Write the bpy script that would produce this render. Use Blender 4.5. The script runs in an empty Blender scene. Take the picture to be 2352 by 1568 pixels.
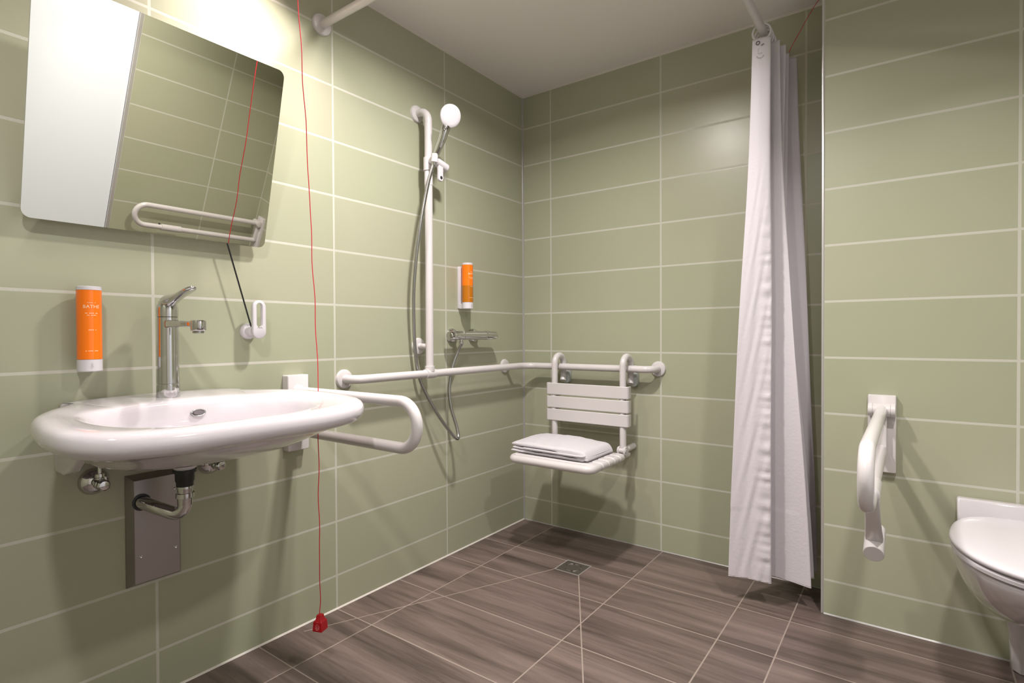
import bpy, bmesh, math, random
from mathutils import Vector, Matrix
random.seed(7)
SC = bpy.context.scene
COL = SC.collection
PI = math.pi
V = Vector

# ------------------------------------------------------------------ materials
def newmat(name):
    m = bpy.data.materials.new(name); m.use_nodes = True
    nt = m.node_tree; b = nt.nodes['Principled BSDF']
    return m, nt, b
def nd(nt, kind, **kw):
    n = nt.nodes.new(kind)
    for k, v in kw.items():
        setattr(n, k, v)
    return n
def mth(nt, op, a, b=None, c=None):
    n = nt.nodes.new('ShaderNodeMath'); n.operation = op
    for i, v in enumerate((a, b, c)):
        if v is None: continue
        if isinstance(v, (int, float)): n.inputs[i].default_value = v
        else: nt.links.new(v, n.inputs[i])
    return n.outputs[0]
def mixc(nt, fac, a, b):
    n = nt.nodes.new('ShaderNodeMix'); n.data_type = 'RGBA'
    for i, v in ((0, fac), (6, a), (7, b)):
        if isinstance(v, (int, float)): n.inputs[i].default_value = v
        elif isinstance(v, tuple): n.inputs[i].default_value = v
        else: nt.links.new(v, n.inputs[i])
    return n.outputs[2]
def simple(name, col, rough=.4, metal=0., coat=0., bump=0., bscale=40., var=0.):
    m, nt, b = newmat(name)
    b.inputs['Base Color'].default_value = (*col, 1)
    b.inputs['Roughness'].default_value = rough
    b.inputs['Metallic'].default_value = metal
    b.inputs['Coat Weight'].default_value = coat
    b.inputs['Coat Roughness'].default_value = .06
    tc = nd(nt, 'ShaderNodeTexCoord'); no = nd(nt, 'ShaderNodeTexNoise')
    no.inputs['Scale'].default_value = bscale; no.inputs['Detail'].default_value = 4
    nt.links.new(tc.outputs['Object'], no.inputs['Vector'])
    if bump:
        bp = nd(nt, 'ShaderNodeBump'); bp.inputs['Strength'].default_value = bump
        bp.inputs['Distance'].default_value = .002
        nt.links.new(no.outputs['Fac'], bp.inputs['Height']); nt.links.new(bp.outputs[0], b.inputs['Normal'])
    if var:
        lo = tuple(c * (1 - var) for c in col) + (1,); hi = tuple(min(1, c * (1 + var)) for c in col) + (1,)
        nt.links.new(mixc(nt, no.outputs['Fac'], lo, hi), b.inputs['Base Color'])
    return m

M = {}
M['white_coat'] = simple('white_nylon', (.62, .585, .595), .28, coat=.3, var=.02, bscale=8)
M['white_plastic'] = simple('white_plastic', (.66, .63, .67), .33, coat=.2)
M['ceramic'] = simple('white_ceramic', (.60, .565, .60), .09, coat=.6)
M['chrome'] = simple('chrome', (.62, .62, .63), .06, 1.)
M['hose_chrome'] = simple('hose_metal', (.42, .42, .42), .24, 1.)
M['black'] = simple('black_plastic', (.012, .012, .014), .35)
M['dark'] = simple('dark_hole', (.02, .02, .02), .6)
M['grey_rubber'] = simple('grey_rubber', (.50, .53, .53), .5)
M['alu'] = simple('edge_profile_metal', (.62, .60, .60), .3, .6)
M['silicone'] = simple('silicone_joint', (.62, .58, .54), .35)
M['corner_sil'] = simple('corner_silicone', (.33, .33, .32), .3)
M['red'] = simple('red_plastic', (.42, .004, .012), .35)
M['redcord'] = simple('red_cord', (.62, .02, .04), .6)
M['red_print'] = simple('pale_print', (.65, .35, .34), .5)
M['print'] = simple('grey_print', (.14, .12, .13), .6)
M['label_print'] = simple('white_label_print', (1., .72, .45), .5)
M['mirror_back'] = simple('mirror_backing', (.62, .64, .60), .4)
M['ceil'] = simple('ceiling_paint', (.80, .765, .75), .85, bump=.12, bscale=160)
M['door'] = simple('door_laminate', (.80, .85, .92), .28, bump=.02, bscale=12)
M['lamp_rim'] = simple('lamp_rim', (.8, .8, .8), .4)

# stainless brushed plate
m, nt, b = newmat('brushed_steel'); M['steel'] = m
b.inputs['Metallic'].default_value = .95; b.inputs['Base Color'].default_value = (.36, .335, .335, 1)
tc = nd(nt, 'ShaderNodeTexCoord'); mp = nd(nt, 'ShaderNodeMapping'); mp.inputs['Scale'].default_value = (4, 4, 700)
no = nd(nt, 'ShaderNodeTexNoise'); no.inputs['Scale'].default_value = 1; no.inputs['Detail'].default_value = 3
nt.links.new(tc.outputs['Object'], mp.inputs[0]); nt.links.new(mp.outputs[0], no.inputs['Vector'])
mr = nd(nt, 'ShaderNodeMapRange'); mr.inputs['To Min'].default_value = .28; mr.inputs['To Max'].default_value = .42
nt.links.new(no.outputs['Fac'], mr.inputs[0]); nt.links.new(mr.outputs[0], b.inputs['Roughness'])
bp = nd(nt, 'ShaderNodeBump'); bp.inputs['Strength'].default_value = .08; bp.inputs['Distance'].default_value = .001
nt.links.new(no.outputs['Fac'], bp.inputs['Height']); nt.links.new(bp.outputs[0], b.inputs['Normal'])

# mirror
m, nt, b = newmat('mirror_silver'); M['mirror'] = m
b.inputs['Metallic'].default_value = 1; b.inputs['Base Color'].default_value = (.80, .79, .73, 1); b.inputs['Roughness'].default_value = .0

# orange bottle: slightly translucent plastic
m, nt, b = newmat('orange_bottle'); M['orange'] = m
b.inputs['Base Color'].default_value = (.95, .19, .0, 1); b.inputs['Roughness'].default_value = .22
b.inputs['Coat Weight'].default_value = .4
m = simple('amber_liquid', (.48, .15, .0), .2, coat=.4); M['amber'] = m

# fabrics
def fabric(name, col, scale, rough=.85, sheen=.2, transl=0.):
    m, nt, b = newmat(name)
    b.inputs['Base Color'].default_value = (*col, 1); b.inputs['Roughness'].default_value = rough
    b.inputs['Sheen Weight'].default_value = sheen
    tc = nd(nt, 'ShaderNodeTexCoord'); no = nd(nt, 'ShaderNodeTexNoise'); no.inputs['Scale'].default_value = scale
    no.inputs['Detail'].default_value = 6
    nt.links.new(tc.outputs['Object'], no.inputs['Vector'])
    bp = nd(nt, 'ShaderNodeBump'); bp.inputs['Strength'].default_value = .35; bp.inputs['Distance'].default_value = .002
    nt.links.new(no.outputs['Fac'], bp.inputs['Height']); nt.links.new(bp.outputs[0], b.inputs['Normal'])
    if transl:
        tr = nd(nt, 'ShaderNodeBsdfTranslucent'); tr.inputs['Color'].default_value = (*col, 1)
        mx = nd(nt, 'ShaderNodeMixShader'); mx.inputs[0].default_value = transl
        out = nt.nodes['Material Output']
        nt.links.new(b.outputs[0], mx.inputs[1]); nt.links.new(tr.outputs[0], mx.inputs[2]); nt.links.new(mx.outputs[0], out.inputs[0])
    return m
M['towel'] = fabric('terry_towel', (.60, .57, .61), 260)
M['curtain'] = fabric('curtain_cloth', (.72, .675, .725), 90, .5, .1, .16)

# glossy sage tile, each tile a bit different
def tilemat():
    m, nt, b = newmat('sage_glazed_tile')
    g = nd(nt, 'ShaderNodeNewGeometry')
    r = g.outputs['Random Per Island']
    tc = nd(nt, 'ShaderNodeTexCoord')
    no = nd(nt, 'ShaderNodeTexNoise'); no.inputs['Scale'].default_value = 5; no.inputs['Detail'].default_value = 3
    nt.links.new(tc.outputs['Object'], no.inputs['Vector'])
    f = mth(nt, 'ADD', mth(nt, 'MULTIPLY', r, .6), mth(nt, 'MULTIPLY', no.outputs['Fac'], .4))
    c = mixc(nt, f, (.352, .373, .262, 1), (.409, .399, .298, 1))
    nt.links.new(c, b.inputs['Base Color'])
    b.inputs['Roughness'].default_value = .31
    b.inputs['IOR'].default_value = 1.42
    n2 = nd(nt, 'ShaderNodeTexNoise'); n2.inputs['Scale'].default_value = 9; n2.inputs['Detail'].default_value = 2
    nt.links.new(tc.outputs['Object'], n2.inputs['Vector'])
    bp = nd(nt, 'ShaderNodeBump'); bp.inputs['Strength'].default_value = .12; bp.inputs['Distance'].default_value = .004
    nt.links.new(n2.outputs['Fac'], bp.inputs['Height']); nt.links.new(bp.outputs[0], b.inputs['Normal'])
    return m
M['tile'] = tilemat()
M['grout'] = simple('wall_grout', (.53, .52, .45), .8, bump=.3, bscale=300)

# floor: wood-look tiles with thin pale grout, cut lines falling to the drain
def floormat():
    m, nt, b = newmat('wood_look_floor_tile')
    tc = nd(nt, 'ShaderNodeTexCoord'); sp = nd(nt, 'ShaderNodeSeparateXYZ')
    nt.links.new(tc.outputs['Object'], sp.inputs[0]); X, Y = sp.outputs[0], sp.outputs[1]
    W = .0022
    mask = None
    def add(v):
        nonlocal mask
        mask = v if mask is None else mth(nt, 'MAXIMUM', mask, v)
    idx = None
    for c in (-.313 - .035, -.613, -.915, -1.217, -1.52, -1.82, -2.12, -2.42, -2.72):
        add(mth(nt, 'LESS_THAN', mth(nt, 'ABSOLUTE', mth(nt, 'SUBTRACT', Y, c)), W))
        s = mth(nt, 'MULTIPLY', mth(nt, 'GREATER_THAN', Y, c), 3.37)
        idx = s if idx is None else mth(nt, 'ADD', idx, s)
    for c in (.195, .785, 1.375, 1.965):
        add(mth(nt, 'LESS_THAN', mth(nt, 'ABSOLUTE', mth(nt, 'SUBTRACT', X, c)), W))
        idx = mth(nt, 'ADD', idx, mth(nt, 'MULTIPLY', mth(nt, 'GREATER_THAN', X, c), 7.91))
    add(mth(nt, 'LESS_THAN', mth(nt, 'ABSOLUTE', mth(nt, 'SUBTRACT', X, 1.2)), W))
    # falls: lines from the drain's near corners
    def seg(x0, y0, x1, y1):
        L = math.hypot(x1 - x0, y1 - y0); ux, uy = (x1 - x0) / L, (y1 - y0) / L
        dx = mth(nt, 'SUBTRACT', X, x0); dy = mth(nt, 'SUBTRACT', Y, y0)
        per = mth(nt, 'ABSOLUTE', mth(nt, 'SUBTRACT', mth(nt, 'MULTIPLY', dx, uy), mth(nt, 'MULTIPLY', dy, ux)))
        al = mth(nt, 'ADD', mth(nt, 'MULTIPLY', dx, ux), mth(nt, 'MULTIPLY', dy, uy))
        add(mth(nt, 'MULTIPLY', mth(nt, 'LESS_THAN', per, W), mth(nt, 'MULTIPLY', mth(nt, 'GREATER_THAN', al, 0), mth(nt, 'LESS_THAN', al, L))))
    seg(.593, -.456, 1.20, -1.50)
    seg(.474, -.457, .04, -1.38)
    # grain along x
    wv = nd(nt, 'ShaderNodeCombineXYZ')
    nt.links.new(mth(nt, 'ADD', mth(nt, 'MULTIPLY', X, 1.3), idx), wv.inputs[0])
    nt.links.new(mth(nt, 'MULTIPLY', Y, 16.), wv.inputs[1]); nt.links.new(idx, wv.inputs[2])
    n1 = nd(nt, 'ShaderNodeTexNoise'); n1.inputs['Scale'].default_value = 1.; n1.inputs['Detail'].default_value = 6; n1.inputs['Distortion'].default_value = .5
    n1.inputs['Roughness'].default_value = .6
    nt.links.new(wv.outputs[0], n1.inputs['Vector'])
    wv2 = nd(nt, 'ShaderNodeCombineXYZ')
    nt.links.new(mth(nt, 'ADD', mth(nt, 'MULTIPLY', X, 6.), idx), wv2.inputs[0]); nt.links.new(mth(nt, 'MULTIPLY', Y, 150.), wv2.inputs[1])
    n2 = nd(nt, 'ShaderNodeTexNoise'); n2.inputs['Scale'].default_value = 1.; n2.inputs['Detail'].default_value = 4
    nt.links.new(wv2.outputs[0], n2.inputs['Vector'])
    f = mth(nt, 'ADD', mth(nt, 'MULTIPLY', n1.outputs['Fac'], .85), mth(nt, 'MULTIPLY', n2.outputs['Fac'], .15))
    cr = nd(nt, 'ShaderNodeValToRGB'); nt.links.new(f, cr.inputs[0])
    e = cr.color_ramp.elements; e[0].position = .30; e[0].color = (.050, .036, .031, 1); e[1].position = .70; e[1].color = (.215, .158, .142, 1)
    k = cr.color_ramp.elements.new(.43); k.color = (.100, .074, .065, 1)
    k = cr.color_ramp.elements.new(.52); k.color = (.140, .104, .093, 1)
    nt.links.new(mixc(nt, mask, cr.outputs[0], (.30, .245, .215, 1)), b.inputs['Base Color'])
    b.inputs['Roughness'].default_value = .42
    bp = nd(nt, 'ShaderNodeBump'); bp.inputs['Strength'].default_value = .15; bp.inputs['Distance'].default_value = .002
    nt.links.new(mth(nt, 'SUBTRACT', f, mask), bp.inputs['Height']); nt.links.new(bp.outputs[0], b.inputs['Normal'])
    return m
M['floor'] = floormat()

# ------------------------------------------------------------------ mesh helpers
ORI = {}
def obj(name, bm, mats, parent=None, smooth=True, subsurf=0, angle=40, bevel=0):
    if not isinstance(mats, (list, tuple)): mats = [mats]
    bmesh.ops.recalc_face_normals(bm, faces=bm.faces)
    org = ORI.get(parent.name, V(parent.location)) if parent else V((0, 0, 0))
    bm.transform(Matrix.Translation(-org))
    me = bpy.data.meshes.new(name); bm.to_mesh(me); bm.free()
    for mm in mats: me.materials.append(M[mm] if isinstance(mm, str) else mm)
    o = bpy.data.objects.new(name, me); COL.objects.link(o)
    if smooth:
        for p in me.polygons: p.use_smooth = True
        if angle < 180: me.set_sharp_from_angle(angle=math.radians(angle))
    if bevel:
        bv = o.modifiers.new('bevel', 'BEVEL'); bv.width = bevel; bv.segments = 3; bv.limit_method = 'ANGLE'; bv.angle_limit = math.radians(40)
        bv.harden_normals = False
    if subsurf:
        s = o.modifiers.new('sub', 'SUBSURF'); s.levels = subsurf; s.render_levels = subsurf
    if parent:
        o.parent = parent; ORI[o.name] = org
    return o
def tag(o, label, cat, group=None):
    o['label'] = label; o['category'] = cat
    if group: o['group'] = group
    return o
def thing(name, loc, label, cat, group=None):
    o = bpy.data.objects.new(name, None); COL.objects.link(o); o.location = loc; o.empty_display_size = .05
    return tag(o, label, cat, group)
def struct(name, bm, mats, parent=None, **kw):
    o = obj(name, bm, mats, parent, **kw)
    if parent is None: o['kind'] = 'structure'
    return o

def box(bm, x0, x1, y0, y1, z0, z1, mi=0):
    vs = [bm.verts.new((x, y, z)) for x in (x0, x1) for y in (y0, y1) for z in (z0, z1)]
    for q in ((0, 1, 3, 2), (4, 6, 7, 5), (0, 4, 5, 1), (2, 3, 7, 6), (0, 2, 6, 4), (1, 5, 7, 3)):
        f = bm.faces.new([vs[i] for i in q]); f.material_index = mi
    return vs
def prism(bm, poly, h0, h1, axis='z', mi=0):
    """poly of 2D points extruded along an axis"""
    def P(a, b, h):
        return {'z': (a, b, h), 'y': (a, h, b), 'x': (h, a, b)}[axis]
    n = len(poly)
    A = [bm.verts.new(P(a, b, h0)) for a, b in poly]; B = [bm.verts.new(P(a, b, h1)) for a, b in poly]
    fs = [bm.faces.new(A[::-1]), bm.faces.new(B)]
    for i in range(n):
        j = (i + 1) % n; fs.append(bm.faces.new((A[i], A[j], B[j], B[i])))
    for f in fs: f.material_index = mi
def rings(bm, rs, close=True, cap0=True, cap1=True, mi=0):
    R = [[bm.verts.new(p) for p in r] for r in rs]
    n = len(R[0])
    for a, b in zip(R, R[1:]):
        for i in range(n if close else n - 1):
            j = (i + 1) % n
            f = bm.faces.new((a[i], a[j], b[j], b[i])); f.material_index = mi
    if cap0: f = bm.faces.new(R[0][::-1]); f.material_index = mi
    if cap1: f = bm.faces.new(R[-1]); f.material_index = mi
    return R
def frame(d):
    d = V(d).normalized(); a = V((0, 0, 1)) if abs(d.z) < .9 else V((1, 0, 0))
    u = d.cross(a).normalized(); return u, d.cross(u).normalized()
def lathe(bm, base, d, prof, n=32, mi=0, cap0=True, cap1=True):
    """profile (height, radius) revolved round the line base + h*d"""
    d = V(d).normalized(); u, w = frame(d); base = V(base)
    rs = [[base + d * h + (u * math.cos(2 * PI * i / n) + w * math.sin(2 * PI * i / n)) * max(r, 1e-4) for i in range(n)] for h, r in prof]
    return rings(bm, rs, True, cap0, cap1, mi)
def fillet(pts, r, n=8):
    pts = [V(p) for p in pts]; out = [pts[0]]
    for i in range(1, len(pts) - 1):
        p, a, b = pts[i], pts[i - 1], pts[i + 1]
        rr = r[i - 1] if isinstance(r, (list, tuple)) else r
        u, w = (a - p).normalized(), (b - p).normalized()
        ang = u.angle(w)
        if ang > PI - .01 or rr <= 0: out.append(p); continue
        t = min(rr / math.tan(ang / 2), (a - p).length * .499 if i > 1 else (a - p).length, (b - p).length * .499 if i < len(pts) - 2 else (b - p).length)
        rr = t * math.tan(ang / 2)
        c = p + (u + w).normalized() * (rr / math.sin(ang / 2))
        s, e = p + u * t - c, p + w * t - c
        tot = s.angle(e); ax = s.cross(e).normalized()
        for k in range(n + 1): out.append(c + Matrix.Rotation(tot * k / n, 3, ax) @ s)
    out.append(pts[-1]); return out
def catmull(pts, n=8, closed=False):
    pts = [V(p) for p in pts]; N = len(pts); out = []
    for i in range(N if closed else N - 1):
        if closed: a, b, c, d = (pts[(i + k) % N] for k in (-1, 0, 1, 2))
        else: a, b, c, d = pts[max(i - 1, 0)], pts[i], pts[i + 1], pts[min(i + 2, N - 1)]
        for k in range(n):
            t = k / n
            out.append(.5 * ((2 * b) + (c - a) * t + (2 * a - 5 * b + 4 * c - d) * t * t + (3 * b - a - 3 * c + d) * t ** 3))
    if not closed: out.append(pts[-1])
    return out
def tube(bm, path, r, n=20, cap=True, mi=0, round_cap=False, closed=False):
    path = [V(p) for p in path]; N = len(path)
    if not closed:
        q = [path[0]]
        for p in path[1:]:
            if (p - q[-1]).length > 1e-5: q.append(p)
        path = q; N = len(path)
    rad = r if callable(r) else (lambda t: r)
    T = []
    for i in range(N):
        if closed: T.append((path[(i + 1) % N] - path[i - 1]).normalized())
        else: T.append((path[min(i + 1, N - 1)] - path[max(i - 1, 0)]).normalized())
    u, w = frame(T[0]); rs = []
    for i in range(N):
        if i:
            q = T[i - 1].rotation_difference(T[i]); u = (q @ u).normalized()
            u = (u - T[i] * u.dot(T[i])).normalized()
        w = T[i].cross(u); rr = rad(i / (N - 1))
        rs.append([path[i] + (u * math.cos(2 * PI * k / n) + w * math.sin(2 * PI * k / n)) * rr for k in range(n)])
    if round_cap:
        def capr(ring, c, t, rr, rev):
            o = []
            for k in range(1, 5):
                a = k / 5 * PI / 2
                o.append([c + (p - c) * math.cos(a) + t * rr * math.sin(a) for p in ring])
            return o[::-1] if rev else o
        rs = capr(rs[0], path[0], -T[0], rad(0), True) + rs + capr(rs[-1], path[-1], T[-1], rad(1), False)
    if closed:
        R = [[bm.verts.new(p) for p in r_] for r_ in rs]
        # find best twist match
        best = min(range(n), key=lambda s: (R[-1][0].co - R[0][s].co).length)
        for a, b, s in [(R[i], R[i + 1], 0) for i in range(N - 1)] + [(R[-1], R[0], best)]:
            for k in range(n):
                f = bm.faces.new((a[k], a[(k + 1) % n], b[(k + 1 + s) % n], b[(k + s) % n])); f.material_index = mi
        return
    rings(bm, rs, True, cap, cap, mi)
def rbox(bm, c, s, r, d='x', seg=5, mi=0, edge=.0):
    """slab with rounded corners in the plane across axis d. c centre, s sizes (x,y,z)"""
    ax = 'xyz'.index(d); o = [i for i in range(3) if i != ax]
    a, b = s[o[0]] / 2, s[o[1]] / 2
    poly = []
    for sx, sy, st in ((1, 1, 0), (-1, 1, 1), (-1, -1, 2), (1, -1, 3)):
        for k in range(seg + 1):
            t = (st + k / seg) * PI / 2
            poly.append((sx * (a - r) + r * math.cos(t), sy * (b - r) + r * math.sin(t)))
    h = s[ax] / 2
    def lay(hh, ins):
        out = []
        for p, q in poly:
            L = [0, 0, 0]; L[ax] = hh; k = 1 - ins / max(a, 1e-6); l = 1 - ins / max(b, 1e-6)
            L[o[0]] = p * k; L[o[1]] = q * l
            out.append(V(c) + V(L))
        return out
    ls = [lay(-h, edge), lay(-h + edge, 0), lay(h - edge, 0), lay(h, edge)] if edge else [lay(-h, 0), lay(h, 0)]
    rings(bm, ls, mi=mi)
NB = bmesh.new

# ------------------------------------------------------------------ room shell
CEIL = 2.30; XR = 2.42; YP = -.2134; XP = 1.459; YF = -3.15
Z0 = .124; TH = .2
def tiled_wall(name, origin, ua, ucuts, n, mats=('tile', 'grout'), thick=.10, zmax=CEIL):
    """origin: base corner. ua: in-plane horizontal unit vector. n: outward normal. ucuts: sorted joint positions incl. both ends"""
    bm = NB(); O = V(origin); U = V(ua); N = V(n); Z = V((0, 0, 1))
    zc = [0.0] + [Z0 + TH * k for k in range(11)] + [zmax]
    g = .0011
    for i in range(len(ucuts) - 1):
        for k in range(len(zc) - 1):
            a, b = ucuts[i] + g, ucuts[i + 1] - g; c, d = zc[k] + g, zc[k + 1] - g
            if k == 0: c = 0
            prof = ((0, -.0005), (.0015, -.0002), (.004, 0))
            rs = []
            for ins, dep in prof:
                rs.append([O + U * u + Z * z + N * dep for u, z in ((a + ins, c + ins), (b - ins, c + ins), (b - ins, d - ins), (a + ins, d - ins))])
            rings(bm, rs, True, False, True, 0)
    a, b = ucuts[0], ucuts[-1]
    q = [O + U * u + Z * z - N * .0001 for u, z in ((a, 0), (b, 0), (b, zmax), (a, zmax))]
    r = [p - N * thick for p in q]
    rings(bm, [r, q], True, True, True, 1)
    return struct(name, bm, list(mats), smooth=False)
JL = [-3.15, -3.01, -2.412, -1.814, -1.216, -.618, 0.0]
wl = tiled_wall('wall_left', (0, 0, 0), (0, 1, 0), JL, (1, 0, 0))
tiled_wall('wall_back', (0, 0, 0), (1, 0, 0), [0, .1785, .7765, 1.3746, XP + .1], (0, -1, 0))
tiled_wall('wall_partition', (0, YP, 0), (1, 0, 0), [XP + .002, 1.981, XR], (0, -1, 0), thick=.20)
# right wall: tiles up to the door, door opening, then tiles
DY0, DY1 = -2.12, -1.155
tiled_wall('wall_right', (XR, 0, 0), (0, 1, 0), [DY1 + .018, -.60, YP], (-1, 0, 0))
bm = NB(); box(bm, XR, XR + .1, YF, DY0 - .018, 0, CEIL); box(bm, XR, XR + .1, DY0 - .018, DY1 + .018, 2.12, CEIL)
struct('wall_right', bm, 'ceil', smooth=False)
bm = NB(); box(bm, -.1, XR + .1, YF - .1, YF, 0, CEIL)
bm.free()
tiled_wall('wall_front', (0, YF, 0), (1, 0, 0), [0, .5, 1.1, 1.7, 2.3, XR], (0, 1, 0))
bm = NB(); box(bm, -.12, XR + .12, YF - .12, .12, -.1, 0)
struct('floor', bm, 'floor', smooth=False)
bm = NB(); box(bm, -.12, XR + .12, YF - .12, .12, CEIL, CEIL + .1)
struct('ceiling', bm, 'ceil', smooth=False)
# corner joint, wall edge profile, floor joints, ceiling joints
bm = NB(); prism(bm, [(-.001, .001), (.0075, .001), (.005, -.003), (.003, -.005), (-.001, -.0075)], 0, CEIL)
struct('trim_1', bm, 'corner_sil', smooth=False)
bm = NB(); box(bm, XP - .004, XP + .0035, YP - .0035, 0, 0, CEIL)
struct('trim_2', bm, 'alu', smooth=False, bevel=.0015)
bm = NB(); prism(bm, [(-.001, 0), (.006, 0), (.004, .002), (.001, .004), (-.001, .0045)], YF, 0, axis='y')
struct('trim_3', bm, 'silicone', smooth=False)
bm = NB(); prism(bm, [(.001, 0), (-.004, 0), (-.001, .003), (.001, .003)], .008, XP - .005, axis='x')
struct('trim_4', bm, 'corner_sil', smooth=False)
bm = NB(); prism(bm, [(YP + .001, 0), (YP - .005, 0), (YP - .001, .004), (YP + .001, .004)], XP + .005, XR, axis='x')
struct('trim_5', bm, 'corner_sil', smooth=False)
bm = NB(); prism(bm, [(-.001, CEIL), (-.001, CEIL - .008), (.002, CEIL - .007), (.008, CEIL - .001), (.008, CEIL)], YF, 0, axis='y')
struct('trim_6', bm, 'silicone', smooth=False)
bm = NB(); prism(bm, [(.001, CEIL), (.001, CEIL - .008), (-.002, CEIL - .007), (-.008, CEIL - .001), (-.008, CEIL)], 0, XP, axis='x')
struct('trim_7', bm, 'silicone', smooth=False)
bm = NB(); prism(bm, [(XR + .004, YP + .004), (XR + .004, YP - .004), (XR - .004, YP + .004)], 0, CEIL)
struct('trim_8', bm, 'corner_sil', smooth=False)
# door, seen in the mirror
dr = bpy.data.objects.new('door_1', None); COL.objects.link(dr); dr.location = (XR, (DY0 + DY1) / 2, 0); dr['kind'] = 'structure'
bm = NB(); box(bm, XR + .012, XR + .05, DY0, DY1, .006, 2.10)
obj('door_panel', bm, 'door', dr, smooth=False, bevel=.002)
bm = NB()
for y0, y1 in ((DY0 - .018, DY0 - .001), (DY1 + .001, DY1 + .018)): box(bm, XR - .006, XR + .06, y0, y1, 0, 2.12)
box(bm, XR - .006, XR + .06, DY0 - .018, DY1 + .018, 2.102, 2.125)
obj('door_frame', bm, 'alu', dr, smooth=False, bevel=.002)
bm = NB()
tube(bm, fillet([(XR + .012, -2.05, 1.05), (XR - .045, -2.05, 1.05), (XR - .045, -1.93, 1.05)], .015), .009, 16)
lathe(bm, (XR + .012, -2.05, 1.05), (-1, 0, 0), [(0, .026), (.007, .026), (.008, .024)])
obj('door_handle', bm, 'chrome', dr)

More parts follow.
